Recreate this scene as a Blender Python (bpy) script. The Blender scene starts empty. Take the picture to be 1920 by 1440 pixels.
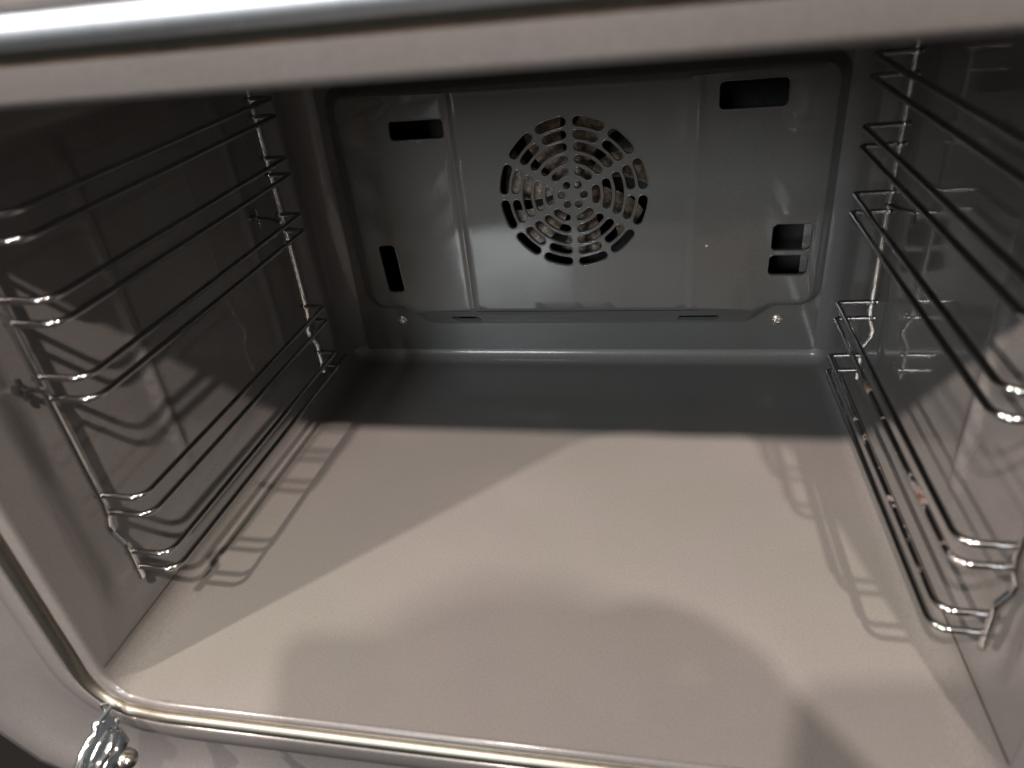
import bpy, bmesh, math, random
from mathutils import Vector, Matrix, Euler
from mathutils.geometry import delaunay_2d_cdt
random.seed(7)
scene = bpy.context.scene
COL = scene.collection
R = math.radians

# ------------------------------------------------------------------ camera
cam_d = bpy.data.cameras.new('camera')
cam = bpy.data.objects.new('camera', cam_d)
COL.objects.link(cam)
cam.location = (0.076625, -0.177964, 0.327241)
cam.rotation_euler = (R(58.40855), R(5.49741), R(10.31988))
cam_d.sensor_width = 36.0
cam_d.lens = 1346.344 / 1920 * 36
cam_d.clip_start = 0.01
cam_d.clip_end = 60
cam_d.dof.use_dof = True
cam_d.dof.focus_distance = 0.56
cam_d.dof.aperture_fstop = 6.6
scene.camera = cam

# ------------------------------------------------------------------ world and lamps
world = bpy.data.worlds.new('World')
scene.world = world
world.use_nodes = True
wn, wl = world.node_tree.nodes, world.node_tree.links
bg = wn['Background']
tc = wn.new('ShaderNodeTexCoord')
sep = wn.new('ShaderNodeSeparateXYZ')
ramp = wn.new('ShaderNodeValToRGB')
mr = wn.new('ShaderNodeMapRange')
mr.inputs['From Min'].default_value = -1
wl.new(tc.outputs['Generated'], sep.inputs[0])
wl.new(sep.outputs['Z'], mr.inputs['Value'])
wl.new(mr.outputs[0], ramp.inputs[0])
ramp.color_ramp.elements[0].position = 0.30
ramp.color_ramp.elements[0].color = (0.016, 0.014, 0.013, 1)
ramp.color_ramp.elements[1].position = 0.8
ramp.color_ramp.elements[1].color = (0.17, 0.165, 0.16, 1)
_e = ramp.color_ramp.elements.new(0.5)
_e.color = (0.088, 0.094, 0.100, 1)
wl.new(ramp.outputs[0], bg.inputs['Color'])
bg.inputs['Strength'].default_value = 1.5

def lamp(name, loc, target, power, color, size, shape='DISK', size_y=None):
    d = bpy.data.lights.new(name, 'AREA')
    d.shape = shape
    d.size = size
    if size_y: d.size_y = size_y
    d.energy = power
    d.color = color
    o = bpy.data.objects.new(name, d)
    COL.objects.link(o)
    o.location = loc
    o.rotation_euler = (Vector(target) - Vector(loc)).to_track_quat('-Z', 'Y').to_euler()
    return o
WARM = (1.0, 0.855, 0.765)
lamp('ceiling_lamp', (-0.925, -0.71, 1.15), (0, 0.1, 0), 26, WARM, 0.036)
lamp('ceiling_lamp', (-0.227, -0.71, 1.15), (0, 0.1, 0), 17, WARM, 0.036)
lamp('ceiling_lamp', (0.385, -0.71, 1.15), (0, 0.1, 0), 17, WARM, 0.036)
lamp('window_light', (-0.75, -2.6, 1.05), (0, 0.35, 0.1), 34, (0.88, 0.95, 1.0), 0.65, 'RECTANGLE', 0.5)

scene.view_settings.view_transform = 'Standard'
scene.view_settings.look = 'None'
scene.view_settings.gamma = 1.0
scene.view_settings.exposure = 0.12
scene.view_settings.use_curve_mapping = False

# ------------------------------------------------------------------ materials
def new_mat(name):
    m = bpy.data.materials.new(name)
    m.use_nodes = True
    nt = m.node_tree
    return m, nt, nt.nodes, nt.links, nt.nodes['Principled BSDF']

def obj_coord(n, l, scale=1.0):
    t = n.new('ShaderNodeTexCoord')
    mp = n.new('ShaderNodeMapping')
    mp.inputs['Scale'].default_value = (scale, scale, scale)
    l.new(t.outputs['Object'], mp.inputs['Vector'])
    return mp.outputs['Vector']

def noise(n, l, vec, scale, detail=3, rough=0.55):
    t = n.new('ShaderNodeTexNoise')
    t.inputs['Scale'].default_value = scale
    t.inputs['Detail'].default_value = detail
    t.inputs['Roughness'].default_value = rough
    l.new(vec, t.inputs['Vector'])
    return t.outputs['Fac']

def ramp_node(n, l, fac, stops):
    r = n.new('ShaderNodeValToRGB')
    e = r.color_ramp.elements
    e[0].position, e[0].color = stops[0][0], (*stops[0][1], 1)
    e[1].position, e[1].color = stops[1][0], (*stops[1][1], 1)
    for p, c in stops[2:]:
        x = e.new(p)
        x.color = (*c, 1)
    l.new(fac, r.inputs['Fac'])
    return r.outputs['Color']

def mix(n, l, fac, a, b, mode='MIX'):
    x = n.new('ShaderNodeMix')
    x.data_type = 'RGBA'
    x.blend_type = mode
    if isinstance(fac, float): x.inputs[0].default_value = fac
    else: l.new(fac, x.inputs[0])
    for i, v in ((6, a), (7, b)):
        if isinstance(v, tuple): x.inputs[i].default_value = (*v, 1)
        else: l.new(v, x.inputs[i])
    return x.outputs[2]

def enamel(name, base, rough=0.4, coat=0.5, coat_rough=0.07, peel=0.05, speck=0.0, wave=0.0, tint=None):
    """fired vitreous enamel: matt body colour under a glossy glass coat with orange peel"""
    m, nt, n, l, b = new_mat(name)
    v = obj_coord(n, l)
    f = noise(n, l, v, 9, 4)
    dark = tuple(c * 0.93 for c in base)
    light = tuple(min(1, c * 1.06) for c in base)
    col = ramp_node(n, l, f, [(0.3, dark), (0.7, light)])
    if tint:
        col = mix(n, l, ramp_node(n, l, noise(n, l, v, 5.5, 3, 0.5), [(0.42, (0, 0, 0)), (0.62, (1, 1, 1))]), col, tint)
    g = noise(n, l, v, 1000, 2)
    col = mix(n, l, 0.58, col, ramp_node(n, l, g, [(0.35, (0.66, 0.66, 0.66)), (0.65, (1.0, 1.0, 1.0))]), 'MULTIPLY')
    if speck:
        # fine dark pin holes and small pale scale spots left in the enamel
        vo = n.new('ShaderNodeTexVoronoi')
        vo.inputs['Scale'].default_value = 45
        l.new(v, vo.inputs['Vector'])
        pick = n.new('ShaderNodeSeparateColor')
        l.new(vo.outputs['Color'], pick.inputs[0])
        gate = n.new('ShaderNodeMath'); gate.operation = 'GREATER_THAN'
        gate.inputs[1].default_value = 0.93
        l.new(pick.outputs[0], gate.inputs[0])
        near = n.new('ShaderNodeMath'); near.operation = 'LESS_THAN'
        near.inputs[1].default_value = 0.045
        l.new(vo.outputs['Distance'], near.inputs[0])
        both = n.new('ShaderNodeMath'); both.operation = 'MULTIPLY'
        l.new(gate.outputs[0], both.inputs[0]); l.new(near.outputs[0], both.inputs[1])
        tone = ramp_node(n, l, pick.outputs[1], [(0.45, (0.02, 0.018, 0.016)), (0.55, (0.62, 0.6, 0.56))])
        col = mix(n, l, both.outputs[0], col, tone)
    l.new(col, b.inputs['Base Color'])
    b.inputs['Roughness'].default_value = rough
    b.inputs['Specular IOR Level'].default_value = 0.35
    b.inputs['Coat Weight'].default_value = coat
    # greasy film: the gloss is uneven
    sm = noise(n, l, v, 14, 5, 0.65)
    mr_ = n.new('ShaderNodeMapRange')
    mr_.inputs['From Min'].default_value = 0.35
    mr_.inputs['From Max'].default_value = 0.7
    mr_.inputs['To Min'].default_value = coat_rough
    mr_.inputs['To Max'].default_value = coat_rough * 1.9
    l.new(sm, mr_.inputs['Value'])
    l.new(mr_.outputs[0], b.inputs['Coat Roughness'])
    b.inputs['Coat IOR'].default_value = 1.5
    bp = n.new('ShaderNodeBump')
    bp.inputs['Strength'].default_value = peel
    bp.inputs['Distance'].default_value = 0.001
    l.new(noise(n, l, v, 700, 2), bp.inputs['Height'])
    last = bp
    if wave:
        bp2 = n.new('ShaderNodeBump')
        bp2.inputs['Strength'].default_value = wave
        bp2.inputs['Distance'].default_value = 0.004
        l.new(noise(n, l, v, 22, 1, 0.4), bp2.inputs['Height'])
        l.new(bp.outputs[0], bp2.inputs['Normal'])
        last = bp2
    l.new(last.outputs[0], b.inputs['Normal'])
    l.new(last.outputs[0], b.inputs['Coat Normal'])
    return m

def metal(name, col, rough, rust=0.0, brush=None, rust_scale=60):
    m, nt, n, l, b = new_mat(name)
    v = obj_coord(n, l)
    f = noise(n, l, v, 200, 3)
    c = ramp_node(n, l, f, [(0.3, tuple(x * 0.88 for x in col)), (0.7, col)])
    b.inputs['Metallic'].default_value = 1.0
    b.inputs['Roughness'].default_value = rough
    if rust:
        g = noise(n, l, v, rust_scale, 6, 0.7)
        k = ramp_node(n, l, g, [(1 - rust - 0.05, (0, 0, 0)), (1 - rust + 0.07, (1, 1, 1))])
        g2 = noise(n, l, v, 420, 4)
        rc = ramp_node(n, l, g2, [(0.3, (0.035, 0.017, 0.008)), (0.7, (0.15, 0.072, 0.032))])
        c = mix(n, l, k, c, rc)
        inv = n.new('ShaderNodeMath'); inv.operation = 'SUBTRACT'
        inv.inputs[0].default_value = 1.0
        l.new(k, inv.inputs[1])
        l.new(inv.outputs[0], b.inputs['Metallic'])
        rr = n.new('ShaderNodeMapRange')
        rr.inputs['To Min'].default_value = rough
        rr.inputs['To Max'].default_value = 0.8
        l.new(k, rr.inputs['Value'])
        l.new(rr.outputs[0], b.inputs['Roughness'])
    l.new(c, b.inputs['Base Color'])
    bp = n.new('ShaderNodeBump')
    bp.inputs['Strength'].default_value = 0.08
    bp.inputs['Distance'].default_value = 0.0006
    l.new(noise(n, l, v, 260, 3), bp.inputs['Height'])
    l.new(bp.outputs[0], b.inputs['Normal'])
    return m

def plain(name, col, rough=0.6, metallic=0.0, var=0.2, scale=120):
    m, nt, n, l, b = new_mat(name)
    v = obj_coord(n, l)
    c = ramp_node(n, l, noise(n, l, v, scale, 4), [(0.3, tuple(x * (1 - var) for x in col)), (0.7, tuple(x * (1 + var) for x in col))])
    l.new(c, b.inputs['Base Color'])
    b.inputs['Roughness'].default_value = rough
    b.inputs['Metallic'].default_value = metallic
    return m

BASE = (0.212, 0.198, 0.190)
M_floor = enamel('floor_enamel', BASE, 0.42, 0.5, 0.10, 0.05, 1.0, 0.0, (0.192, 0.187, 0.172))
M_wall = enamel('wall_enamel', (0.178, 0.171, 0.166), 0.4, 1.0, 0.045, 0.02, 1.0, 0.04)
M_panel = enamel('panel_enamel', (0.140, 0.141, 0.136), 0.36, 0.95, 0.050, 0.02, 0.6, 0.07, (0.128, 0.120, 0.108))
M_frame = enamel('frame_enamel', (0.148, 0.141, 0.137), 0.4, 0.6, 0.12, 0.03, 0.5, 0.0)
M_steel = metal('gasket_steel', (0.27, 0.255, 0.215), 0.42, 0.27, None, 38)
M_gap = plain('gap_dark', (0.055, 0.034, 0.018), 0.8, 0, 0.6, 90)
M_crack = plain('seam_dark', (0.045, 0.038, 0.033), 0.8, 0, 0.4, 90)
M_seam = plain('seam_brown', (0.16, 0.095, 0.05), 0.7, 0, 0.6, 70)
M_chrome = metal('rack_chrome', (0.45, 0.445, 0.44), 0.10, 0.0)  # rail chrome, colour darkened to stand in for dark reflections
M_chrome_rusty = metal('rack_chrome_rusty', (0.46, 0.455, 0.45), 0.11, 0.41, rust_scale=45)
M_chrome_lit = metal('upright_chrome_lit', (0.86, 0.85, 0.83), 0.17, 0.0)  # same chrome as the rails, bright reflections put into its lighter colour
M_hinge = metal('hinge_zinc', (0.74, 0.76, 0.74), 0.14, 0.0)
M_screw = metal('screw_steel', (0.8, 0.74, 0.66), 0.25, 0.0)
M_black = plain('casing_black', (0.012, 0.011, 0.011), 0.6)
M_chamber = plain('chamber_grey', (0.03, 0.028, 0.026), 0.5, 0.0, 0.3)
M_facia = metal('fascia_steel', (0.60, 0.66, 0.72), 0.52, 0.0)

def fan_material():
    m, nt, n, l, b = new_mat('fan_soiled')
    v = obj_coord(n, l)
    c = ramp_node(n, l, noise(n, l, v, 170, 6, 0.7), [(0.3, (0.045, 0.026, 0.015)), (0.5, (0.17, 0.125, 0.09)), (0.72, (0.46, 0.38, 0.30))])
    l.new(c, b.inputs['Base Color'])
    b.inputs['Roughness'].default_value = 0.5
    b.inputs['Metallic'].default_value = 0.25
    bp = n.new('ShaderNodeBump')
    bp.inputs['Strength'].default_value = 0.7
    bp.inputs['Distance'].default_value = 0.001
    l.new(noise(n, l, v, 320, 5), bp.inputs['Height'])
    l.new(bp.outputs[0], b.inputs['Normal'])
    return m
M_fan = fan_material()

# ------------------------------------------------------------------ mesh helpers
def build(name, verts, faces, mat, parent=None, smooth=True, angle=None, weighted=False, origin=None):
    me = bpy.data.meshes.new(name)
    o0 = Vector(origin) if origin else Vector((0, 0, 0))
    me.from_pydata([tuple(Vector(v) - o0) for v in verts], [], faces)
    me.validate()
    bm = bmesh.new(); bm.from_mesh(me)
    bmesh.ops.remove_doubles(bm, verts=bm.verts, dist=1e-6)
    bm.to_mesh(me); bm.free()
    if smooth:
        me.polygons.foreach_set('use_smooth', [True] * len(me.polygons))
        if angle: me.set_sharp_from_angle(angle=R(angle))
    me.materials.append(mat)
    o = bpy.data.objects.new(name, me)
    COL.objects.link(o)
    o.location = o0
    if parent: o.parent = parent
    if weighted:
        w = o.modifiers.new('weighted', 'WEIGHTED_NORMAL')
        w.weight = 80
        w.keep_sharp = True
    return o

def empty(name, loc=(0, 0, 0), parent=None):
    o = bpy.data.objects.new(name, None)
    COL.objects.link(o)
    o.location = loc
    o.empty_display_size = 0.05
    if parent: o.parent = parent
    return o

def tag(o, label, cat, group=None):
    o['label'] = label; o['category'] = cat
    if group: o['group'] = group

def grid_faces(nu, nv, base=0, wrap_u=False):
    f = []
    for i in range(nu if wrap_u else nu - 1):
        for j in range(nv - 1):
            a = base + i * nv + j
            b_ = base + ((i + 1) % nu) * nv + j
            f.append((a, b_, b_ + 1, a + 1))
    return f

def round_path(pts, radii, seg=7):
    """polyline with its inner corners rounded"""
    P = [Vector(p) for p in pts]
    out = [P[0]]
    for i in range(1, len(P) - 1):
        r = radii[i] if isinstance(radii, (list, tuple)) else radii
        a, c = (P[i - 1] - P[i]), (P[i + 1] - P[i])
        la, lc = a.length, c.length
        a.normalize(); c.normalize()
        ang = a.angle(c)
        if r <= 0 or ang > math.pi - 0.02:
            out.append(P[i]); continue
        t = min(r / math.tan(ang / 2), la * 0.48, lc * 0.48)
        r2 = t * math.tan(ang / 2)
        bis = (a + c).normalized()
        cen = P[i] + bis * (r2 / math.sin(ang / 2))
        s, e = P[i] + a * t - cen, P[i] + c * t - cen
        for k in range(seg + 1):
            out.append(cen + s.slerp(e, k / seg, s) if False else cen + (s * math.sin((1 - k / seg) * (math.pi - ang)) + e * math.sin(k / seg * (math.pi - ang))) / math.sin(math.pi - ang))
    out.append(P[-1])
    return out

def tube_geo(path, r, res=10, cap=True, base=0):
    V, F = [], []
    n = len(path)
    T = []
    for i in range(n):
        t = (path[min(i + 1, n - 1)] - path[max(i - 1, 0)]).normalized()
        T.append(t)
    up = Vector((0, 0, 1)) if abs(T[0].z) < 0.9 else Vector((1, 0, 0))
    nrm = (up - T[0] * up.dot(T[0])).normalized()
    for i in range(n):
        nrm = (nrm - T[i] * nrm.dot(T[i])).normalized()
        b = T[i].cross(nrm)
        rr = r(i / (n - 1)) if callable(r) else r
        for k in range(res):
            a = 2 * math.pi * k / res
            V.append(path[i] + (nrm * math.cos(a) + b * math.sin(a)) * rr)
    for i in range(n - 1):
        for k in range(res):
            a = base + i * res + k; c = base + i * res + (k + 1) % res
            F.append((a, c, c + res, a + res))
    if cap:
        F.append(tuple(base + k for k in reversed(range(res))))
        F.append(tuple(base + (n - 1) * res + k for k in range(res)))
    return V, F

def tube(name, path, r, mat, parent, res=10):
    V, F = tube_geo(path, r, res)
    return build(name, V, F, mat, parent, angle=50)

def lathe_geo(profile, mat4, res=24, base=0):
    """profile of (radius, height), turned about local z"""
    V, F = [], []
    for r, h in profile:
        for k in range(res):
            a = 2 * math.pi * k / res
            V.append(mat4 @ Vector((r * math.cos(a), r * math.sin(a), h)))
    for i in range(len(profile) - 1):
        for k in range(res):
            a = base + i * res + k; c = base + i * res + (k + 1) % res
            F.append((a, c, c + res, a + res))
    F.append(tuple(base + (len(profile) - 1) * res + k for k in range(res)))
    return V, F

def in_poly(p, poly):
    x, y = p; c = False
    j = len(poly) - 1
    for i in range(len(poly)):
        xi, yi = poly[i]; xj, yj = poly[j]
        if (yi > y) != (yj > y) and x < (xj - xi) * (y - yi) / (yj - yi) + xi: c = not c
        j = i
    return c

def cdt_fill(outer, holes, step, extra=()):
    pts, edges = [], []
    def loop(lp):
        s = len(pts)
        pts.extend(lp)
        edges.extend((s + i, s + (i + 1) % len(lp)) for i in range(len(lp)))
    loop(outer)
    for h in holes: loop(h)
    xs = [p[0] for p in outer]; ys = [p[1] for p in outer]
    for q in extra:
        if in_poly(q, outer) and not any(in_poly(q, h) for h in holes) and min((a - q[0]) ** 2 + (b - q[1]) ** 2 for a, b in pts[:len(edges)]) > 0.0008 ** 2: pts.append(q)
    allp = list(pts)
    x = min(xs) + step * 0.5
    while x < max(xs):
        y = min(ys) + step * 0.5
        while y < max(ys):
            q = (x, y)
            if in_poly(q, outer) and not any(in_poly(q, h) for h in holes):
                if min((a - x) ** 2 + (b - y) ** 2 for a, b in allp) > (step * 0.45) ** 2: pts.append(q)
            y += step
        x += step
    v, e, f, *_ = delaunay_2d_cdt([Vector(p) for p in pts], edges, [], 0, 1e-7)
    F = []
    for t in f:
        cx = sum(v[i].x for i in t) / 3; cy = sum(v[i].y for i in t) / 3
        if in_poly((cx, cy), outer) and not any(in_poly((cx, cy), h) for h in holes):
            a, b, c = (v[i] for i in t[:3])
            if abs((b - a).cross(c - a)) / max((b - a).length, (c - b).length, (a - c).length) < 2e-5: continue
            if (b.x - a.x) * (c.y - a.y) - (b.y - a.y) * (c.x - a.x) < 0: t = list(reversed(t))
            F.append(tuple(t))
    return [(p.x, p.y) for p in v], F

def rrect(cx, cz, w, h, r, rot=0.0, seg=5):
    out = []
    r = min(r, w / 2 - 1e-5, h / 2 - 1e-5)
    for sx, sz, a0 in ((1, 1, 0), (-1, 1, 90), (-1, -1, 180), (1, -1, 270)):
        for k in range(seg + 1):
            a = R(a0 + 90 * k / seg)
            x = sx * (w / 2 - r) + r * math.cos(a); z = sz * (h / 2 - r) + r * math.sin(a)
            out.append((cx + x * math.cos(rot) - z * math.sin(rot), cz + x * math.sin(rot) + z * math.cos(rot)))
    return out

# ------------------------------------------------------------------ the oven
oven = empty('oven', (0, 0, 0))
tag(oven, 'empty grey enamelled built-in oven seen through its open door, fan grille at the back', 'oven')

XL0, XL1 = -0.2163, 0.0125     # left wall: x at the mouth, drift per metre of depth
XR0, XR1 = 0.2218, -0.0200
YS, YB = 0.0235, 0.0183        # depth of the mouth edge at the sides and at the bottom
H = 0.2990
FR = 0.0155                    # radius between floor and walls
YBACK = 0.392
def xl(y): return XL0 + XL1 * (y - YS)
def xr(y): return XR0 + XR1 * (y - YS)
def sstep(a, b, x):
    t = max(0.0, min(1.0, (x - a) / (b - a)))
    return t * t * (3 - 2 * t)

# mouth outline: points, normals into the cavity, width of the enamel lip
def mouth():
    L = []
    def add(x, y, z, nx, nz, w): L.append((Vector((x, y, z)), Vector((nx, 0, nz)), w))
    n = 26
    for i in range(n + 1):
        z = (H - 0.022) + (FR - (H - 0.022)) * i / n
        add(XL0, YS, z, 1, 0, 0.0075)
    for i in range(1, 10):
        a = R(90 * i / 10)
        s = sstep(0, 1.6, i / 10)
        add(XL0 + FR - FR * math.cos(a), YS + (YB - YS) * s, FR - FR * math.sin(a), math.cos(a), math.sin(a), 0.0075 + (0.0034 - 0.0075) * s)
    m = 40
    for i in range(m + 1):
        x = XL0 + FR + (XR0 - XL0 - 2 * FR) * i / m
        e = min(x - XL0 - FR, XR0 - FR - x)
        s = sstep(-0.027, 0.022, e)
        add(x, YS + (YB - YS) * s, 0, 0, 1, 0.0075 + (0.0034 - 0.0075) * s)
    for i in range(1, 10):
        a = R(90 * i / 10)
        s = sstep(0, 1.6, 1 - i / 10)
        add(XR0 - FR + FR * math.sin(a), YS + (YB - YS) * s, FR - FR * math.cos(a), -math.sin(a), math.cos(a), 0.0075 + (0.0034 - 0.0075) * s)
    for i in range(n + 1):
        z = FR + (H - 0.022 - FR) * i / n
        add(XR0, YS, z, -1, 0, 0.0075)
    rt = 0.022
    for i in range(1, 10):
        a = R(90 * i / 10); s = sstep(0, 1.6, i / 10)
        add(XR0 - rt + rt * math.cos(a), YS + (YB - YS) * s, H - rt + rt * math.sin(a), -math.cos(a), -math.sin(a), 0.0075 + 0.0045 * s)
    for i in range(m + 1):
        x = XR0 - rt + (XL0 + rt - XR0 + rt) * i / m
        e = min(x - XL0 - rt, XR0 - rt - x); s = sstep(-0.027, 0.022, e)
        add(x, YS + (YB - YS) * s, H, 0, -1, 0.0075 + 0.0045 * s)
    for i in range(1, 10):
        a = R(90 * i / 10); s = sstep(0, 1.6, 1 - i / 10)
        add(XL0 + rt - rt * math.sin(a), YS + (YB - YS) * s, H - rt + rt * math.cos(a), math.sin(a), -math.cos(a), 0.0075 + 0.0045 * s)
    return L
MOUTH = mouth()
LIP_R = 0.003
def lip_profile(w):
    """(outward distance, towards the viewer) of the rolled enamel lip"""
    out = []
    for k in range(7):
        a = R(90 * k / 6)
        out.append((LIP_R * (1 - math.cos(a)), LIP_R * math.sin(a)))
    out.append((max(w, LIP_R + 0.0003), LIP_R))
    return out
def sweep(name, prof, mat, parent, angle=40, flip=False, flat_top=0.0):
    V = []
    npf = len(prof(0.005))
    for p, nn, w in MOUTH:
        for d, y in prof(w):
            y = LIP_R + (y - LIP_R) * (1 - flat_top * max(0, -nn.z))
            sq = 1 + 0.40 * sstep(0.03, 0.08, d) * (2 * abs(nn.x * nn.z)) ** 2
            V.append(p - nn * d * sq + Vector((0, -y - 0.33 * min(d, 0.03) * max(0, -nn.z), 0)))
    F = grid_faces(len(MOUTH), npf, 0, True)
    if flip: F = [tuple(reversed(f)) for f in F]
    return build(name, V, F, mat, parent, angle=angle)

sweep('mouth_lip', lip_profile, M_frame, oven)
G = 0.0118                                             # width of the gasket channel
def seam_prof(w):
    a = max(w, LIP_R + 0.0003)
    return [(a - 0.0001, LIP_R), (a + 0.0001, LIP_R - 0.0012), (a + 0.0009, LIP_R - 0.0012), (a + 0.0011, LIP_R - 0.0003)]
sweep('lip_seam', seam_prof, M_seam, oven, 30)
def gasket_prof(w):
    a = max(w, LIP_R + 0.0003)
    y = LIP_R
    out = [(a + 0.0011, y - 0.0003), (a + 0.0014, y + 0.0000), (a + 0.0022, y + 0.0001)]
    for k in range(11):
        t = math.pi * k / 10
        out.append((a + 0.0061 - 0.0037 * math.cos(t), y + 0.0001 + 0.0034 * math.sin(t)))
    return out + [(a + G - 0.0012, y - 0.0002), (a + G - 0.0008, y - 0.0010)]
sweep('gasket_channel', gasket_prof, M_steel, oven, 60, False, 0.9)
def gap_prof(w):
    a = max(w, LIP_R + 0.0003) + G
    y = LIP_R
    return [(a - 0.0008, y - 0.0010), (a - 0.0004, y - 0.0045), (a + 0.0008, y - 0.0045), (a + 0.0012, y - 0.0008)]
sweep('frame_gap', gap_prof, M_gap, oven, 30)
def frame_prof(w):
    a = max(w, LIP_R + 0.0003) + G + 0.0012
    y = LIP_R
    return [(a, y - 0.0008), (a + 0.0003, y + 0.0004), (a + 0.0009, y + 0.0009), (a + 0.0022, y + 0.0009), (a + 0.008, y + 0.0004), (a + 0.016, y - 0.0015),
            (a + 0.026, y - 0.0080), (a + 0.040, y - 0.0200), (a + 0.060, y - 0.0340), (a + 0.075, y - 0.0385), (a + 0.104, y - 0.0380), (a + 0.114, y - 0.0340), (a + 0.119, y - 0.0310),
            (a + 0.128, y - 0.0295), (a + 0.136, y - 0.0310), (a + 0.139, y - 0.0400)]
sweep('front_frame', frame_prof, M_frame, oven, 60)

# floor pan: flat sheet, turned up at the sides and the back
def floor_pan():
    BR = 0.012
    yb = 0.3876
    xs = []
    def edge_params():
        out = []
        for k in range(9): out.append(('l', math.sin(R(90 * (1 - k / 8)))))
        return out
    us = [('l', math.sin(R(90 * (1 - k / 9)))) for k in range(10)] + [('m', k / 30) for k in range(1, 30)] + [('r', math.sin(R(90 * k / 9))) for k in range(10)]
    ys = [k / 40 for k in range(41)]
    vs = [('m', t) for t in ys] + [('b', math.sin(R(90 * k / 9))) for k in range(1, 10)]
    V = []
    for kind, u in us:
        # front edge of this strip
        for vk, v in vs:
            # first find y (front edge depends on the strip)
            if kind == 'l': e = -FR * u
            elif kind == 'r': e = -FR * u
            else:
                xm = (XL0 + FR) + (XR0 - XL0 - 2 * FR) * u
                e = min(xm - XL0 - FR, XR0 - FR - xm)
            if kind in 'lr':
                a = math.asin(min(1, u)) / R(90)            # 0 flat .. 1 wall
                s = sstep(0, 1.6, 1 - a)
            else: s = sstep(-0.027, 0.022, e)
            yf = YS + (YB - YS) * s
            y = yf + (yb - BR - yf) * v if vk == 'm' else yb - BR + BR * v
            dyn = 0 if vk == 'm' else v
            x0, x1 = xl(y) + FR, xr(y) - FR
            if kind == 'l': x, dxn = x0 - FR * u, u
            elif kind == 'r': x, dxn = x1 + FR * u, u
            else: x, dxn = x0 + (x1 - x0) * u, 0
            h = math.hypot(dxn, dyn)
            if h > 1:
                if dxn:
                    x = x0 - FR * u / h if kind == 'l' else x1 + FR * u / h
                y = yb - BR + BR * v / h
                h = 1
            rr = FR if dxn >= dyn else BR
            if dxn and dyn: rr = (FR * dxn + BR * dyn) / (dxn + dyn)
            V.append((x, y, rr - math.sqrt(max(0, rr * rr - (rr * h) ** 2))))
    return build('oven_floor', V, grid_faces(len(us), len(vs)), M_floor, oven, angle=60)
floor_pan()
for sd in (-1, 1):
    line = []
    for k in range(40):
        y = YS + 0.0005 + (YBACK - 0.018 - YS) * k / 39
        line.append(Vector(((xl(y) + 0.0001) if sd < 0 else (xr(y) - 0.0001), y, FR + 0.0002)))
    for k in range(1, 9):
        a = R(90 * k / 8)
        y = YBACK - 0.018 + 0.0135 * math.sin(a); o = 0.019 * (1 - math.cos(a))
        line.append(Vector((xl(y) + o, y, FR + 0.001 + 0.0025 * k / 8) if sd < 0 else (xr(y) - o, y, FR + 0.001 + 0.0025 * k / 8)))
    tube('floor_seam', line, 0.00050, M_crack, oven, 6)

# side walls with the pressed recess that takes the rack, and the round rear corner
RECESS = 0.0070
def recess(y, z):
    d = RECESS
    k = sstep(0.040, 0.062, y) * (1 - sstep(0.338, 0.352, y))
    k *= sstep(0.022, 0.048, z) * (1 - sstep(0.272, 0.288, z))
    rib = 0.0026 * math.exp(-((y - 0.143) / 0.0048) ** 2) + 0.0012 * math.exp(-((y - 0.285) / 0.0045) ** 2)
    rib *= sstep(0.05, 0.08, z) * (1 - sstep(0.25, 0.27, z))
    return d * k - rib
def side_wall(side):
    CR = 0.030
    y_end = YBACK - CR
    yy = [YS + (y_end - YS) * i / 150 for i in range(151)]
    zz = [FR + 0.0002 + (H - FR - 0.0002) * j / 90 for j in range(91)]
    V = []
    rows = [('w', y) for y in yy] + [('c', R(90 * k / 12)) for k in range(1, 13)]
    for kind, t in rows:
        for z in zz:
            if kind == 'w':
                r = recess(t, z)
                V.append((xl(t) - r, t, z) if side < 0 else (xr(t) + r, t, z))
            else:
                y = y_end + CR * math.sin(t)
                o = CR * (1 - math.cos(t))
                z -= 0.0043 * (t / R(90)) * (1 - (z - FR) / (H - FR))
                V.append((xl(y_end) + o, y, z) if side < 0 else (xr(y_end) - o, y, z))
    F = grid_faces(len(rows), len(zz))
    if side > 0: F = [tuple(reversed(f)) for f in F]
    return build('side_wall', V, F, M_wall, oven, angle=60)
side_wall(-1); side_wall(1)

# ceiling
V = []
us = 20
for i in range(us + 1):
    for y in (YB, 0.1, 0.2, 0.3, YBACK):
        a, b = xl(y) - 0.004, xr(y) + 0.004
        yy_ = y
        if y == YB:
            a, b = xl(y), xr(y); yy_ = YB + 0.0005 + (0.0047 if i in (0, us) else 0)
        V.append((a + (b - a) * i / us, yy_, H + 0.0004))
build('oven_ceiling', V, [tuple(reversed(f)) for f in grid_faces(us + 1, 5)], M_wall, oven, angle=60)

# ------------------------------------------------------------------ back panel
YP, YF = 0.386, 0.376           # base plate, raised face
def crease(x, z):
    """the face is bent very slightly along two upright creases"""
    d = 0.0
    if x < -0.0855: d += (-0.0855 - x) * 0.020
    d += 0.0011 * math.exp(-((x + 0.0855) / 0.0022) ** 2)
    if x > 0.101: d += (x - 0.101) * 0.014
    d -= 0.0003 * math.exp(-((x - 0.101) / 0.0035) ** 2)
    # wrinkled pressing marks around the upper left opening
    for cx, cz, sx, sz, am in ((-0.146, 0.228, 0.018, 0.009, 0.00050), (-0.143, 0.192, 0.017, 0.008, 0.00045)):
        g = math.exp(-((x - cx) / sx) ** 2 - ((z - cz) / sz) ** 2)
        if g > 0.002: d += am * g * math.sin((z - cz) * 620 - (x - cx) * 330 + math.sin(x * 210) * 1.2)
    return d
GC = (0.0075, 0.1547); GR = 0.0588
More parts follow.
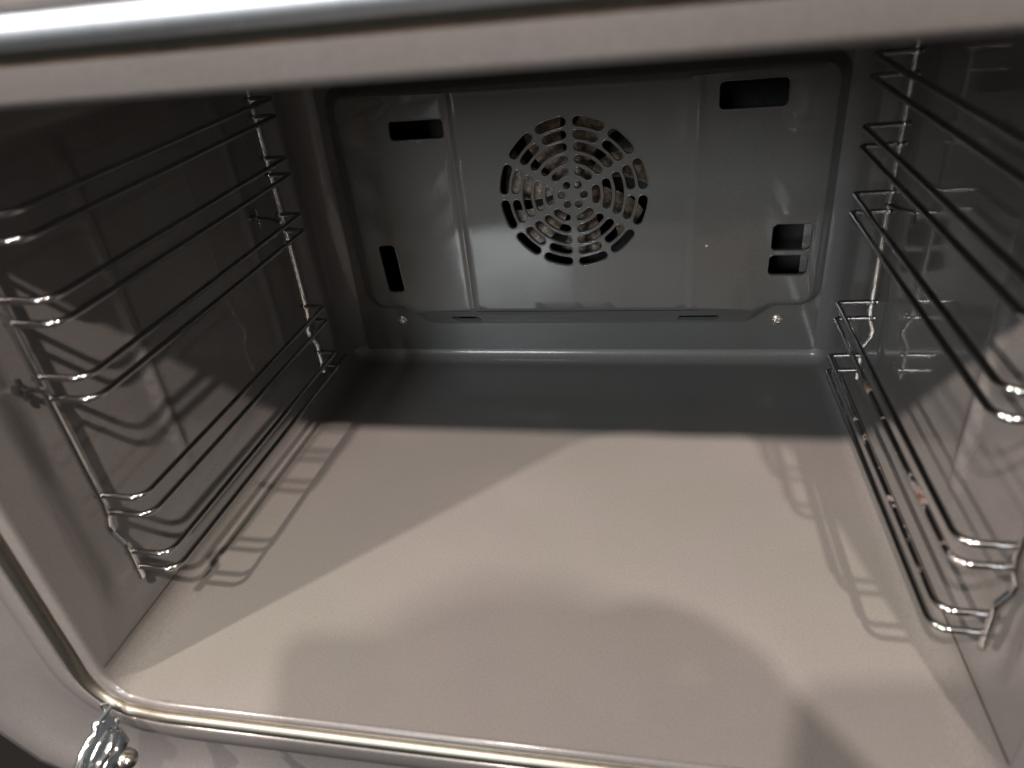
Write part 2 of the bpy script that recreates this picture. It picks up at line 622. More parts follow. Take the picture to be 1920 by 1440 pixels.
def arc_slot(rc, w, a0, a1, grow=0.0):
    """curved slot: centre-line radius, width, end-to-end angles measured clockwise from the top"""
    hw = w / 2
    out = []
    da = hw / rc
    b0, b1 = a0 + da, a1 - da
    hw += grow
    def P(r, a): return (GC[0] + r * math.sin(a), GC[1] + r * math.cos(a) * 1.02)
    n = max(3, int((b1 - b0) / R(4)))
    for k in range(n + 1): out.append(P(rc + hw, b0 + (b1 - b0) * k / n))
    c = P(rc, b1)
    for k in range(1, 6):
        t = math.pi / 2 - math.pi * k / 6
        out.append((c[0] + hw * (math.sin(b1) * math.sin(t) + math.cos(b1) * math.cos(t)), c[1] + hw * (math.cos(b1) * math.sin(t) - math.sin(b1) * math.cos(t))))
    for k in range(n + 1): out.append(P(rc - hw, b1 + (b0 - b1) * k / n))
    c = P(rc, b0)
    for k in range(1, 6):
        t = -math.pi / 2 + math.pi * k / 6
        out.append((c[0] + hw * (math.sin(b0) * math.sin(t) - math.cos(b0) * math.cos(t)), c[1] + hw * (math.cos(b0) * math.sin(t) + math.sin(b0) * math.cos(t))))
    return out
def ccw(lp):
    a = sum(lp[i][0] * lp[(i + 1) % len(lp)][1] - lp[(i + 1) % len(lp)][0] * lp[i][1] for i in range(len(lp)))
    return lp if a > 0 else list(reversed(lp))
HOLES = []                      # functions of grow
for rc, w, n6 in ((0.930, 0.114, 12), (0.773, 0.108, 12), (0.622, 0.106, 6), (0.468, 0.102, 6), (0.318, 0.096, 6)):
    rc *= GR; w *= GR
    for k in range(n6):
        step_ = 2 * math.pi / n6
        a0, a1 = k * step_, (k + 1) * step_
        big = 0.046 * GR; small = 0.040 * GR
        g0 = big if (n6 == 6 or k % 2 == 0) else small
        g1 = big if (n6 == 6 or k % 2 == 1) else small
        HOLES.append(lambda g, rc=rc, w=w, a0=a0 + g0 / rc, a1=a1 - g1 / rc: arc_slot(rc, w, a0, a1, g))
for k in range(6):
    a = R(30 + 60 * k)
    cx, cz = GC[0] + 0.150 * GR * math.sin(a), GC[1] + 0.150 * GR * math.cos(a)
    HOLES.append(lambda g, cx=cx, cz=cz: [(cx + (0.047 * GR + g) * math.cos(2 * math.pi * i / 16), cz + (0.047 * GR + g) * math.sin(2 * math.pi * i / 16)) for i in range(16)])
for cx, cz, w, h, r, rot in ((-0.1124, 0.2105, 0.0440, 0.0138, 0.0028, 0), (0.1385, 0.2213, 0.0462, 0.0185, 0.0034, 0), (-0.1549, 0.0947, 0.0145, 0.0430, 0.0030, R(3.0)),
                             (0.1742, 0.1147, 0.0285, 0.0205, 0.0034, R(-1)), (0.1735, 0.0918, 0.0285, 0.0160, 0.0034, R(-1))):
    HOLES.append(lambda g, a=(cx, cz, w, h, r, rot): rrect(a[0], a[1], a[2] + 2 * g, a[3] + 2 * g, a[4] + g, a[5]))

def outline(zc, zw, x0, x1, zt, r, xa, xb, slope):
    """raised outline, counter-clockwise from the lower left: wings at zw, middle at zc"""
    pts = [(x0, zw), (xa - slope, zw), (xa, zc), (xb, zc), (xb + slope, zw), (x1, zw), (x1, zt), (x0, zt)]
    P = [Vector((p[0], p[1], 0)) for p in pts]
    rad = [r, slope * 0.9, slope * 0.9, slope * 0.9, slope * 0.9, r, r, r]
    out = []
    n = len(P)
    for i in range(n):
        seg = round_path([P[i - 1], P[i], P[(i + 1) % n]], rad[i], 8)[1:-1]
        out += [(q.x, q.y) for q in seg]
    return out
FACE = outline(0.0535, 0.0592, -0.1768, 0.1945, 0.238, 0.011, -0.1405, 0.1520, 0.010)
BASEO = outline(0.0372, 0.0528, -0.1880, 0.2030, 0.2475, 0.018, -0.1290, 0.1480, 0.020)
def face3(x, z): return Vector((x, YF + crease(x, z), z))
RIM = 0.0013
EXTRA = [(xc + dx * w, 0.056 + 0.004 * k) for xc, w in ((-0.0855, 1.0), (0.101, 1.3)) for dx in (-0.0075, -0.0045, -0.0027, -0.0013, 0, 0.0013, 0.0027, 0.0045, 0.0075) for k in range(46)]
EXTRA += [(-0.172 + 0.0022 * i, 0.178 + 0.0022 * k) for i in range(34) for k in range(27)]
V2, F2 = cdt_fill(ccw(FACE), [ccw(h(RIM)) for h in HOLES], 0.0065, EXTRA)
V = [face3(*p) for p in V2]; F = [tuple(f) for f in F2]
for h in HOLES:
    rings = []
    rings += [(RIM, 0.0), (RIM * 0.80, -0.00022), (RIM * 0.55, -0.00032), (RIM * 0.30, -0.00018), (RIM * 0.12, 0.00018), (RIM * 0.02, 0.0007)]
    rings.append((0.0, 0.0024))
    base = len(V)
    m = len(h(0))
    for g, d in rings:
        for q in ccw(h(g)): V.append(face3(*q) + Vector((0, d, 0)))
    for i in range(len(rings) - 1):
        for k in range(m):
            a = base + i * m + k; b = base + i * m + (k + 1) % m
            F.append((a, a + m, b + m, b))
F = [tuple(f) for f in F]
# skirt between face and plate; the straight lower strip gets the two vent slots
T = [0.0, 0.06, 0.16, 0.5, 0.84, 0.94, 1.0]
def skirt_y(t, d): return d * (0.5 * (t * t * (3 - 2 * t)) + 0.5 * t)
m = len(FACE)
base = len(V)
for t in T:
    for (xa, za), (xb, zb) in zip(FACE, BASEO):
        y0 = YF + crease(xa, za)
        V.append(Vector((xa + (xb - xa) * t, y0 + skirt_y(t, YP - y0), za + (zb - za) * t)))
strip = max(range(m), key=lambda k: FACE[(k + 1) % m][0] - FACE[k][0] if abs(FACE[k][1] - 0.0535) < 1e-4 else -1)
for i in range(len(T) - 1):
    for k in range(m):
        if k == strip: continue
        a = base + i * m + k; b = base + i * m + (k + 1) % m
        F.append((a, a + m, b + m, b))
fa, fb = FACE[strip], FACE[(strip + 1) % m]
ba, bb = BASEO[strip], BASEO[(strip + 1) % m]
def strip3(s, t):
    xf = fa[0] + (fb[0] - fa[0]) * s; xb = ba[0] + (bb[0] - ba[0]) * s
    y0 = YF + crease(xf, 0.05)
    return Vector((xf + (xb - xf) * t, y0 + skirt_y(t, YP - y0), 0.0535 + (0.0372 - 0.0535) * t))
SW = fb[0] - fa[0]; SH = 0.0195
def to_st(x): return (x - fa[0])
slots = [rrect(to_st(-0.1020), 0.62 * SH, 0.0265, 0.0088, 0.0040), rrect(to_st(0.1100), 0.62 * SH, 0.0340, 0.0080, 0.0018)]
slots = [ccw(s) for s in slots]
outer = [(SW * k / 60, 0) for k in range(61)] + [(SW, SH * t) for t in T[1:-1]] + [(SW * (60 - k) / 60, SH) for k in range(61)] + [(0, SH * t) for t in reversed(T[1:-1])]
V2, F2 = cdt_fill(ccw(outer), slots, 0.0028)
base = len(V)
V += [strip3(p[0] / SW, p[1] / SH) for p in V2]
F += [tuple(reversed([base + i for i in f])) for f in F2]
for s in slots:
    base = len(V); mm = len(s)
    for d in (0.0, 0.0006, 0.003):
        for q in s: V.append(strip3(q[0] / SW, q[1] / SH) + Vector((0, d, d * 0.5)))
    for i in range(2):
        for k in range(mm):
            a = base + i * mm + k; b = base + i * mm + (k + 1) % mm
            F.append((a, b, b + mm, a + mm))
# plate around the raised part
PLATE = [(-0.1972, 0.0100), (0.2113, 0.0112), (0.2072, 0.2900), (-0.1930, 0.2900)]
dense = []
for i in range(4):
    a, b = PLATE[i], PLATE[(i + 1) % 4]
    for k in range(30): dense.append((a[0] + (b[0] - a[0]) * k / 30, a[1] + (b[1] - a[1]) * k / 30))
V2, F2 = cdt_fill(dense, [ccw(BASEO)], 0.008)
base = len(V)
V += [Vector((p[0], YP, p[1])) for p in V2]
F += [tuple(base + i for i in f) for f in F2]
base = len(V)
for y, g in ((YP, 0), (YP + 0.0006, 0.0003), (YP + 0.004, 0.0003)):
    for p in dense: V.append(Vector((p[0] + (g if p[0] > 0 else -g), y, p[1] - g)))
mm = len(dense)
for i in range(2):
    for k in range(mm):
        a = base + i * mm + k; b = base + i * mm + (k + 1) % mm
        F.append((a, a + mm, b + mm, b))
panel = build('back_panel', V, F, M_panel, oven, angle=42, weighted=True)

# screws of the panel
def screw(x, z):
    mt = Matrix.Translation((x, YP, z)) @ Matrix.Rotation(R(90), 4, 'X')
    prof = [(0.0048, 0.0), (0.0048, 0.0007), (0.0044, 0.0010), (0.0034, 0.0010), (0.0034, 0.0022), (0.0031, 0.0029), (0.0024, 0.0032)]
    V, F = lathe_geo(prof, mt, 24)
    F.pop()
    b0 = len(V)
    for d in (0.0032, 0.0012):
        for k in range(24):
            a = 2 * math.pi * k / 24
            seg = (a % (math.pi / 3)) - math.pi / 6
            r = 0.00155 * math.cos(math.pi / 6) / math.cos(seg)
            V.append(mt @ Vector((r * math.cos(a), r * math.sin(a), d)))
    top = 24 * (len(prof) - 1)
    for k in range(24):
        c = (k + 1) % 24
        F.append((top + k, top + c, b0 + c, b0 + k))
        F.append((b0 + k, b0 + c, b0 + 24 + c, b0 + 24 + k))
    F.append(tuple(b0 + 24 + k for k in range(24)))
    build('screw', V, F, M_screw, panel, angle=35)
screw(-0.1576, 0.0402); screw(0.1714, 0.0396)

# chamber behind the panel, and the fan in it
x0, x1, z0, z1, y0, y1 = -0.206, 0.208, 0.0215, 0.296, YBACK - 0.0006, 0.452
V = [(x, y, z) for x in (x0, x1) for y in (y0, y1) for z in (z0, z1)]
F = [(2, 3, 7, 6), (0, 1, 3, 2), (4, 6, 7, 5), (0, 2, 6, 4), (1, 5, 7, 3)]
build('fan_chamber', V, F, M_chamber, oven, smooth=False)
def fan():
    V, F = [], []
    yf = 0.404
    NB = 7
    for k in range(NB):
        a0 = 2 * math.pi * k / NB + 0.2
        b = len(V)
        nr, na = 10, 9
        for th in (0.0, 0.0012):
            for i in range(nr + 1):
                r = 0.012 + 0.046 * i / nr
                wid = R(17) + R(3) * (1 - i / nr)
                for j in range(na + 1):
                    t = j / na - 0.5
                    a = a0 + 2 * wid * t + 0.25 * (i / nr) ** 2
                    y = yf + 0.010 * t * min(1, (r - 0.012) / 0.02) + th
                    V.append((GC[0] + r * math.sin(a), y, GC[1] + r * math.cos(a)))
        w = na + 1; L = (nr + 1) * w
        for i in range(nr):
            for j in range(na):
                q = b + i * w + j
                F.append((q, q + 1, q + w + 1, q + w))
                F.append((q + L, q + L + w, q + L + w + 1, q + L + 1))
        for i in range(nr):
            for j in (0, na):
                q = b + i * w + j
                F.append((q, q + w, q + w + L, q + L))
        for j in range(na):
            q = b + nr * w + j
            F.append((q, q + 1, q + 1 + L, q + L))
    fo = build('fan', V, F, M_fan, oven, angle=40)
    mt = Matrix.Translation((GC[0], 0.412, GC[1])) @ Matrix.Rotation(R(90), 4, 'X')
    V, F = lathe_geo([(0.021, 0), (0.021, 0.008), (0.018, 0.0105), (0.006, 0.011), (0.006, 0.016), (0.004, 0.0175)], mt, 32)
    build('hub', V, F, M_fan, fo, angle=40)
fan()

# ------------------------------------------------------------------ hinge at the lower left
CAM = Vector(cam.location)
def plane_pt(o, nrm, d):
    t = (Vector(o) - CAM).dot(nrm) / d.dot(nrm)
    return CAM + d * t
def hinge():
    h = empty('door_hinge', (-0.20, 0.012, -0.02), oven)
    # the stamped arm lies in one plane that leaves the frame downwards and out towards the door
    v = Vector((0.10, -0.62, -0.78)).normalized()
    nrm = Vector((0.80, -0.50, 0.0)); nrm = (nrm - v * nrm.dot(v)).normalized()
    u = v.cross(nrm).normalized()
    if u.x < 0: u = -u
    O = Vector(HINGE_O) - h.location
    def P(q, c=0.0): return O + u * q[0] + v * q[1] + nrm * c
    def slab(name, poly, th, mat, inset, step=0.004):
        poly = ccw(poly)
        n = len(poly)
        cx = sum(p[0] for p in poly) / n; cy = sum(p[1] for p in poly) / n
        def off(d):
            out = []
            for i in range(n):
                a, b, c = Vector(poly[i - 1]), Vector(poly[i]), Vector(poly[(i + 1) % n])
                t1, t2 = (b - a).normalized(), (c - b).normalized()
                nn = Vector((-(t1.y + t2.y), t1.x + t2.x))
                out.append(tuple(b + nn.normalized() * d) if nn.length > 1e-6 else tuple(b))
            return out
        V2, F2 = cdt_fill(off(inset), [], step)
        V = [P(p, th / 2) for p in V2]; F = [tuple(f) for f in F2]
        base = len(V)
        for d, c in ((inset, th / 2), (inset * 0.3, th / 2 - inset * 0.3), (0, th / 2 - inset), (0, -th / 2)):
            V += [P(p, c) for p in off(d)]
        for i in range(3):
            for k in range(n):
                a = base + i * n + k; b = base + i * n + (k + 1) % n
                F.append((a, a + n, b + n, b))
        return build(name, V, F, mat, h, angle=45)
    slab('hinge_arm', [(q[0], q[1]) for q in HINGE_ARM], 0.0026, M_hinge, 0.0007)
    def ridge(name, pts, r):
        path = round_path([P(q, 0.0012) for q in pts], 0.006, 8)
        tube(name, path, r, M_hinge, h, 10)
    ridge('hinge_edge', HINGE_EDGE, 0.0012)
    ridge('hinge_rib', HINGE_RIB, 0.0009)
    ridge('hinge_spine', HINGE_SPINE, 0.0019)
    ax = nrm.to_track_quat('Z', 'Y').to_matrix().to_4x4()
    for q in HINGE_RIVET:
        r = 0.0011
        V, F = lathe_geo([(r, 0), (r * 0.9, r * 0.5), (r * 0.5, r * 0.85)], Matrix.Translation(P(q, 0.0013)) @ ax, 14)
        build('rivet', V, F, M_hinge, h, angle=60)
    V, F = lathe_geo([(0.0056, -0.004), (0.0056, 0.001), (0.0048, 0.0024), (0.003, 0.003), (0.0028, 0.0045), (0.0018, 0.0054)], Matrix.Translation(P(HINGE_PIN, 0.0)) @ ax, 20)
    build('hinge_pin', V, F, M_screw, h, angle=50)
HINGE_O = (-0.21238, 0.01200, -0.00274)
HINGE_ARM = [(-0.00054, -0.00312), (-0.00485, -0.00305), (-0.00267, 0.00069), (-0.0084, 0.00558), (-0.00835, 0.0099), (-0.01274, 0.01497), (-0.01697, 0.0248), (-0.018, 0.03272), (-0.00016, 0.03902), (0.00318, 0.03158), (0.00913, 0.02184), (0.0104, 0.01938), (0.00522, 0.00957), (0.00361, 0.00562), (0.00045, 0.00251), (0.00089, -0.00021)]
HINGE_EDGE = [(0.00042, -0.00097), (-0.00112, 0.00049), (-0.00688, 0.00602), (-0.00684, 0.01036), (-0.01126, 0.01543), (-0.01465, 0.02558), (-0.0154, 0.03364)]
HINGE_RIB = [(-0.01046, 0.03237), (-0.00938, 0.02365), (-0.00527, 0.01578), (-0.00103, 0.01055), (0.0027, 0.0104), (0.00493, 0.01296), (0.00465, 0.0176), (0.00342, 0.02224), (-0.00089, 0.02582), (-0.00419, 0.03149)]
HINGE_SPINE = [(0.00179, 0.01327), (0.0012, 0.01779), (-0.00154, 0.02252), (-0.00516, 0.02596), (-0.00718, 0.03351)]
HINGE_RIVET = [(-0.00308, 0.00589), (0.00362, 0.00689)]
HINGE_PIN = (0.00949, 0.02923)
hinge()

# ------------------------------------------------------------------ casing round the oven and the steel strip above the mouth
def box_geo(x0, x1, y0, y1, z0, z1):
    V = [(x, y, z) for x in (x0, x1) for y in (y0, y1) for z in (z0, z1)]
    return V, [(0, 1, 3, 2), (4, 6, 7, 5), (0, 4, 5, 1), (2, 3, 7, 6), (0, 2, 6, 4), (1, 5, 7, 3)]
V, F = box_geo(-0.355, 0.360, 0.066, 0.470, -0.130, 0.372)
F = [f for i, f in enumerate(F) if i != 2]                # open at the front
build('outer_casing', V, F, M_black, oven, smooth=False)
def fascia():
    V = []
    prof = [(0.030, 0.3145), (0.0138, 0.3145)]
    for k in range(11):
        t = R(165 * k / 10)
        prof.append((0.0050 + 0.0075 * (1 - math.sin(t)), 0.3200 - 0.0055 * math.cos(t)))
    prof += [(0.0100, 0.3265), (0.0088, 0.3300), (0.0080, 0.3760), (0.030, 0.3760)]
    for i in range(31):
        x = -0.29 + 0.585 * i / 30
        for y, z in prof: V.append((x, y, z))
    build('control_fascia', V, grid_faces(31, len(prof)), M_facia, oven, angle=35)
fascia()

# ------------------------------------------------------------------ side racks
ZR = [0.24778, 0.23527, 0.20529, 0.19277, 0.16160, 0.14863, 0.08116, 0.06818, 0.03673, 0.02360]
POSE = {-1: ((0.0, 0.0008, -0.0002), (R(0.7256), R(0.7009), R(-2.2376))), 1: ((0.0, -0.0008, 0.0002), (R(0.4777), R(-0.2448), R(1.5737)))}
WR = 0.00190
RACK_S = 0.90; RACK_EYE = Vector((0.0766, -0.1780, 0.3272))
def rack(side):
    c = Vector((side * 0.2, 0.19, 0.15))
    t, e = POSE[side]
    root = empty('side_rack', RACK_EYE + (c + Vector(t) - RACK_EYE) * RACK_S)
    root.scale = (RACK_S,) * 3
    root.rotation_euler = e
    if side < 0: tag(root, 'chrome wire rack with five pairs of rails hung on the left oven wall', 'oven rack', 'wire shelf racks on the oven walls')
    else: tag(root, 'chrome wire rack with rust spotted lower rails hung on the right oven wall', 'oven rack', 'wire shelf racks on the oven walls')
    YFR, YRR = 0.0850, (0.3275 if side < 0 else 0.3292)
    inn = side * 0.2052
    xf, xrr = side * (0.2336 if side < 0 else 0.2303), side * (0.2232 if side < 0 else 0.2292)
    def upright(x, y, lo):
        s = side
        pts = [(x, y, 0.262), (x, y, 0.075), (x + s * 0.0012, y, 0.066), (x + s * 0.0042, y, 0.058), (x + s * 0.0036, y, 0.053), (x - s * 0.0016, y, 0.043), (x - s * 0.0012, y, 0.038), (x - s * 0.0008, y, lo)]
        return [q - c for q in round_path(pts, 0.006, 4)]
    tube('upright', upright(xf, YFR, 0.0150), 0.0023, M_chrome_lit, root, 12)
    tube('upright', upright(xrr, YRR, 0.0160), 0.0023, M_chrome_lit, root, 12)
    for i, z in enumerate(ZR):
        xs_f = xf - side * (0.0014 if i >= 8 else 0.0)
        xs_r = xrr - side * (0.0014 if i >= 8 else 0.0)
        wob = random.uniform(-0.0003, 0.0003)
        pts = [(xs_f + side * 0.0016, YFR + 0.0005, z - 0.0002), (inn + wob, 0.0862, z), (inn, YRR - 0.001, z), (xs_r + side * 0.0034, YRR - 0.0008, z)]
        pts = [Vector(p) - c for p in pts]
        path = round_path(pts, [0, 0.0085, 0.0035, 0], 7)
        # long run gets a few points so the bend of the wire can be seen
        o = tube('rail', path, WR, M_chrome_rusty if (side > 0 and i in (7, 8)) else M_chrome, root, 10)
        # weld beads where the rail meets the uprights
        for px_, py_ in ((xs_f + side * 0.0006, YFR), (xs_r + side * 0.0003, YRR - 0.001)):
            V, F = [], []
            mt = Matrix.Translation(Vector((px_, py_, z)) - c) @ Matrix.Rotation(R(90), 4, 'Y')
            V, F = lathe_geo([(0.0012, -0.0022), (0.0022, -0.0012), (0.0024, 0.0), (0.0022, 0.0012), (0.0012, 0.0022)], mt, 10)
            build('weld', V, F, M_chrome, o, angle=60)
    return root
rack(-1); rack(1)

# studs in the walls that carry the racks
def stud(side, y_wall, y_rod, x_rod, z, plate_h):
    xw = (xl(y_wall) - recess(y_wall, z)) if side < 0 else (xr(y_wall) + recess(y_wall, z))
    s = empty('mounting_stud', (xw, y_wall, z), oven)
    V, F = box_geo(-0.0012, 0.0012, -0.0010, 0.0010, -plate_h / 2, plate_h / 2)
    off = Vector((-side * 0.0050, 0, 0))
    o = build('stud_plate', [Vector(v) + off for v in V], F, M_chrome, s, smooth=False)
    bv = o.modifiers.new('bevel', 'BEVEL'); bv.width = 0.0005; bv.segments = 2
    dy = y_rod - y_wall
    dx = x_rod - xw
    path = [Vector((-side * -0.001, 0, 0)), Vector((-side * 0.005, 0.0, 0))]
    tube('stud_pin', path, 0.0022, M_chrome, s, 10)
    path = [Vector((-side * 0.005, 0.0, 0)), Vector((dx * 0.6 - side * 0.002, dy * 0.4, 0.0003)), Vector((dx, dy, 0.0006))]
    tube('stud_hook', path, 0.0014, M_chrome, s, 8)
YST = (0.291, 0.258, 0.060)
def RP(x, y, z): return RACK_EYE + (Vector((x, y, z)) - RACK_EYE) * RACK_S
for sd, yw, rod, ph in ((-1, YST[0], RP(-0.2175, 0.3264, 0.1565), 0.0145), (1, YST[1], RP(0.2225, 0.3250, 0.1560), 0.0145),
                        (-1, YST[2], RP(-0.2336, 0.0850, 0.1530), 0.0120), (1, YST[2], RP(0.2303, 0.0850, 0.1530), 0.0120)):
    stud(sd, yw, rod.y, rod.x, rod.z, ph)

# ------------------------------------------------------------------ the person taking the picture, behind the lens: phone and hand throw the soft shadows on the oven floor
CM = cam.rotation_euler.to_matrix()
def CL(x, y, z): return CAM + CM @ Vector((x, y, z))
M_phone = plain('phone_black', (0.02, 0.02, 0.022), 0.3, 0.0, 0.1)
M_skin = plain('skin', (0.42, 0.26, 0.19), 0.5, 0.0, 0.06, 40)
M_cloth = plain('dark_cloth', (0.03, 0.032, 0.038), 0.85, 0.0, 0.3, 200)
M_hair = plain('dark_hair', (0.02, 0.014, 0.01), 0.6, 0.0, 0.3, 200)
M_glass = plain('lens_glass', (0.01, 0.01, 0.012), 0.08, 0.0, 0.05)

def phone():
    o0 = CL(0.0235, -0.0055, 0.010)
    root = empty('smartphone', o0)
    root.rotation_euler = cam.rotation_euler
    tag(root, 'black phone held up by a hand just outside the oven mouth', 'phone')
    def slab(name, w, h, th, r, mat, ctr):
        V, F = [], []
        prof = [(0.0012, -th / 2), (0.0004, -th / 2 + 0.0004), (0, -th / 2 + 0.0012), (0, th / 2 - 0.0012), (0.0004, th / 2 - 0.0004), (0.0012, th / 2)]
        for ins, z in prof:
            for q in rrect(0, 0, w - 2 * ins, h - 2 * ins, r - ins, 0, 6): V.append(Vector((q[0], q[1], z)) + Vector(ctr))
        n = len(V) // len(prof)
        for i in range(len(prof) - 1):
            for k in range(n):
                a = i * n + k; b = i * n + (k + 1) % n
                F.append((a, b, b + n, a + n))
        F.append(tuple(reversed(range(n)))); F.append(tuple((len(prof) - 1) * n + k for k in range(n)))
        return build(name, V, F, mat, root, angle=40)
    slab('case', 0.147, 0.0715, 0.008, 0.010, M_phone, (0, 0, 0.001))
    slab('screen', 0.139, 0.0655, 0.0034, 0.008, M_glass, (0, 0, 0.0042))
    slab('camera_bump', 0.030, 0.030, 0.0030, 0.007, M_phone, (-0.0400, 0.0142, -0.0044))
    for dx, dy in ((-0.007, -0.0075), (0.007, 0.0065)):
        V, F = lathe_geo([(0.0055, 0), (0.0055, -0.0010), (0.0046, -0.0010), (0.0044, -0.0005)], Matrix.Translation((-0.0360 + dx, 0.0142 + dy, -0.0058)), 20)
        build('lens', V, F, M_glass, root, angle=40)
phone()

HC = Vector((0.191, -0.338, 0.498))
def person():
    verts, rad, edges = [], [], []
    def v(p, r):
        verts.append(Vector(p)); rad.append(r); return len(verts) - 1
    def chain(start, pts):
        a = start
        for p, r in pts:
            b = v(p, r)
            if a is not None: edges.append((a, b))
            a = b
        return a
    pel = v((0.34, -0.86, -0.10), 0.125)
    chest = chain(pel, [((0.335, -0.80, 0.05), 0.115), ((0.325, -0.71, 0.17), 0.125), ((0.305, -0.60, 0.275), 0.105)])
    neck = chain(chest, [((0.265, -0.49, 0.365), 0.048), ((0.235, -0.425, 0.415), 0.044)])
    head = chain(neck, [((0.205, -0.355, 0.450), 0.060), ((HC.x, HC.y, HC.z), 0.068), ((HC.x - 0.002, HC.y - 0.012, HC.z + 0.045), 0.056)])
    # right arm up to the phone
    sh = chain(chest, [((0.425, -0.60, 0.285), 0.056), ((0.455, -0.55, 0.18), 0.046), ((0.430, -0.46, 0.10), 0.038), ((0.33, -0.37, 0.18), 0.031)])
    w = chain(sh, [(CL(0.165, -0.070, 0.050), 0.024), (CL(0.150, -0.045, 0.036), 0.025), (CL(0.134, -0.010, 0.026), 0.027)])
    F = 0.0092
    chain(w, [(CL(0.122, 0.018, 0.018), 0.012), (CL(0.112, 0.026, 0.003), F), (CL(0.093, 0.028, -0.0115), F), (CL(0.072, 0.024, -0.0138), 0.0084), (CL(0.056, 0.021, -0.0130), 0.0072)])
    chain(w, [(CL(0.127, 0.006, 0.018), 0.012), (CL(0.123, 0.014, -0.003), F), (CL(0.106, 0.017, -0.0145), F), (CL(0.084, 0.010, -0.0138), 0.0084), (CL(0.068, 0.004, -0.0130), 0.0072)])
    chain(w, [(CL(0.131, -0.010, 0.018), 0.012), (CL(0.126, -0.004, -0.004), F), (CL(0.109, -0.004, -0.0145), F), (CL(0.088, -0.009, -0.0138), 0.0082), (CL(0.073, -0.012, -0.0125), 0.0070)])
    chain(w, [(CL(0.134, -0.026, 0.020), 0.011), (CL(0.128, -0.022, -0.003), 0.0085), (CL(0.113, -0.022, -0.0135), 0.0082), (CL(0.097, -0.024, -0.0125), 0.0072), (CL(0.085, -0.026, -0.0120), 0.0064)])
    chain(w, [(CL(0.122, -0.030, 0.036), 0.0125), (CL(0.104, -0.024, 0.031), 0.0100), (CL(0.086, -0.016, 0.0250), 0.0085)])
    # left arm resting on the knee
    lh = chain(chest, [((0.195, -0.62, 0.28), 0.056), ((0.135, -0.66, 0.17), 0.046), ((0.110, -0.65, 0.06), 0.038), ((0.125, -0.58, 0.03), 0.030), ((0.140, -0.535, 0.018), 0.023), ((0.15, -0.49, 0.010), 0.028)])
    for k, (dx, ln) in enumerate(((-0.026, 0.052), (-0.009, 0.060), (0.008, 0.056), (0.024, 0.044))):
        b = Vector((0.15 + dx, -0.468, 0.006))
        chain(lh, [(b, 0.0105), (b + Vector((dx * 0.2, ln * 0.45, -0.006)), 0.0085), (b + Vector((dx * 0.3, ln * 0.85, -0.026)), 0.007)])
    chain(lh, [((0.186, -0.515, 0.004), 0.012), ((0.200, -0.488, -0.008), 0.0095)])
    # crouching legs
    for sx in (-1, 1):
        k = chain(pel, [((0.32 + sx * 0.085, -0.82, -0.12), 0.092), ((0.30 + sx * 0.135, -0.63, -0.07), 0.078), ((0.30 + sx * 0.165, -0.50, -0.045), 0.060)])
        chain(k, [((0.30 + sx * 0.150, -0.57, -0.20), 0.056), ((0.30 + sx * 0.135, -0.655, -0.37), 0.038), ((0.30 + sx * 0.135, -0.655, -0.405), 0.040), ((0.30 + sx * 0.145, -0.56, -0.425), 0.036), ((0.30 + sx * 0.150, -0.49, -0.430), 0.030)])
    bm = bmesh.new()
    lay = bm.verts.layers.skin.verify()
    bv = [bm.verts.new(p) for p in verts]
    for i, b in enumerate(bv):
        b[lay].radius = (rad[i], rad[i]); b[lay].use_root = i == 0
    for a, b in edges: bm.edges.new((bv[a], bv[b]))
    me = bpy.data.meshes.new('person_skeleton')
    bm.to_mesh(me); bm.free()
    tmp = bpy.data.objects.new('person_skeleton', me)
    COL.objects.link(tmp)
    sk = tmp.modifiers.new('skin', 'SKIN'); sk.use_smooth_shade = True; sk.branch_smoothing = 0.6
    sd = tmp.modifiers.new('sub', 'SUBSURF'); sd.levels = 2; sd.render_levels = 2
    dg = bpy.context.evaluated_depsgraph_get()
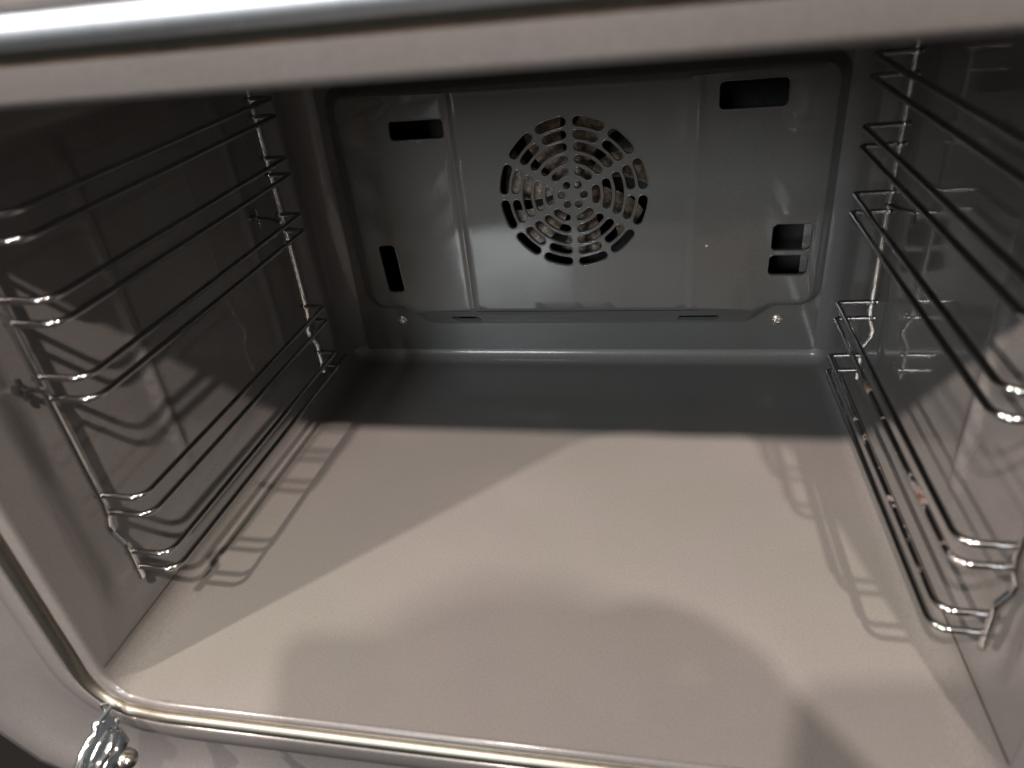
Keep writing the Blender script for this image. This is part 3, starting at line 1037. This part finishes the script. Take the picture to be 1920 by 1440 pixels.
    body_me = bpy.data.meshes.new_from_object(tmp.evaluated_get(dg))
    bpy.data.objects.remove(tmp)
    body_me.name = 'person'
    body_me.materials.clear()
    for m_ in (M_cloth, M_skin): body_me.materials.append(m_)
    wrist = CL(0.19, -0.10, 0.07)
    for p in body_me.polygons:
        c = p.center
        bare = (c.z > 0.385 and c.y > -0.50) or (c - CL(0.12, 0, 0.02)).length < (wrist - CL(0.12, 0, 0.02)).length or (c.y > -0.53 and c.x < 0.23 and c.z > -0.025)
        p.material_index = 1 if bare else 0
        p.use_smooth = True
    root = bpy.data.objects.new('person', body_me)
    COL.objects.link(root)
    tag(root, 'person in dark clothes crouching before the oven and holding up a phone', 'person')
    def ball(name, c, r, mat, sq=(1, 1, 1), cut=None):
        V, F = [], []
        n, m = 14, 18
        for i in range(n + 1):
            t = math.pi * i / n
            for k in range(m):
                a = 2 * math.pi * k / m
                q = Vector((r * math.sin(t) * math.cos(a) * sq[0], r * math.sin(t) * math.sin(a) * sq[1], r * math.cos(t) * sq[2]))
                if cut: q = cut(q)
                V.append(q + Vector(c))
        for i in range(n):
            for k in range(m):
                a = i * m + k; b = i * m + (k + 1) % m
                F.append((a, a + m, b + m, b))
        return build(name, V, F, mat, root, angle=70)
    def hairline(q):
        if q.y > 0.02 and q.z < 0.040: return Vector((q.x * 0.9, min(q.y, 0.036), q.z))
        return q
    ball('hair', HC + Vector((0.0, -0.014, 0.020)), 0.080, M_hair, (0.92, 1.0, 0.98), hairline)
    for sx in (-1, 1):
        ball('eye', HC + Vector((sx * 0.024, 0.060, -0.008)), 0.0095, M_glass)
        ball('ear', HC + Vector((sx * 0.070, -0.004, -0.012)), 0.022, M_skin, (0.35, 0.6, 1.0))
    ball('nose', HC + Vector((0.0, 0.068, -0.027)), 0.013, M_skin, (0.8, 1.0, 1.3))
    ball('mouth', HC + Vector((0.0, 0.052, -0.052)), 0.016, plain('lips', (0.35, 0.14, 0.12), 0.45), (1.1, 0.35, 0.3))
person()
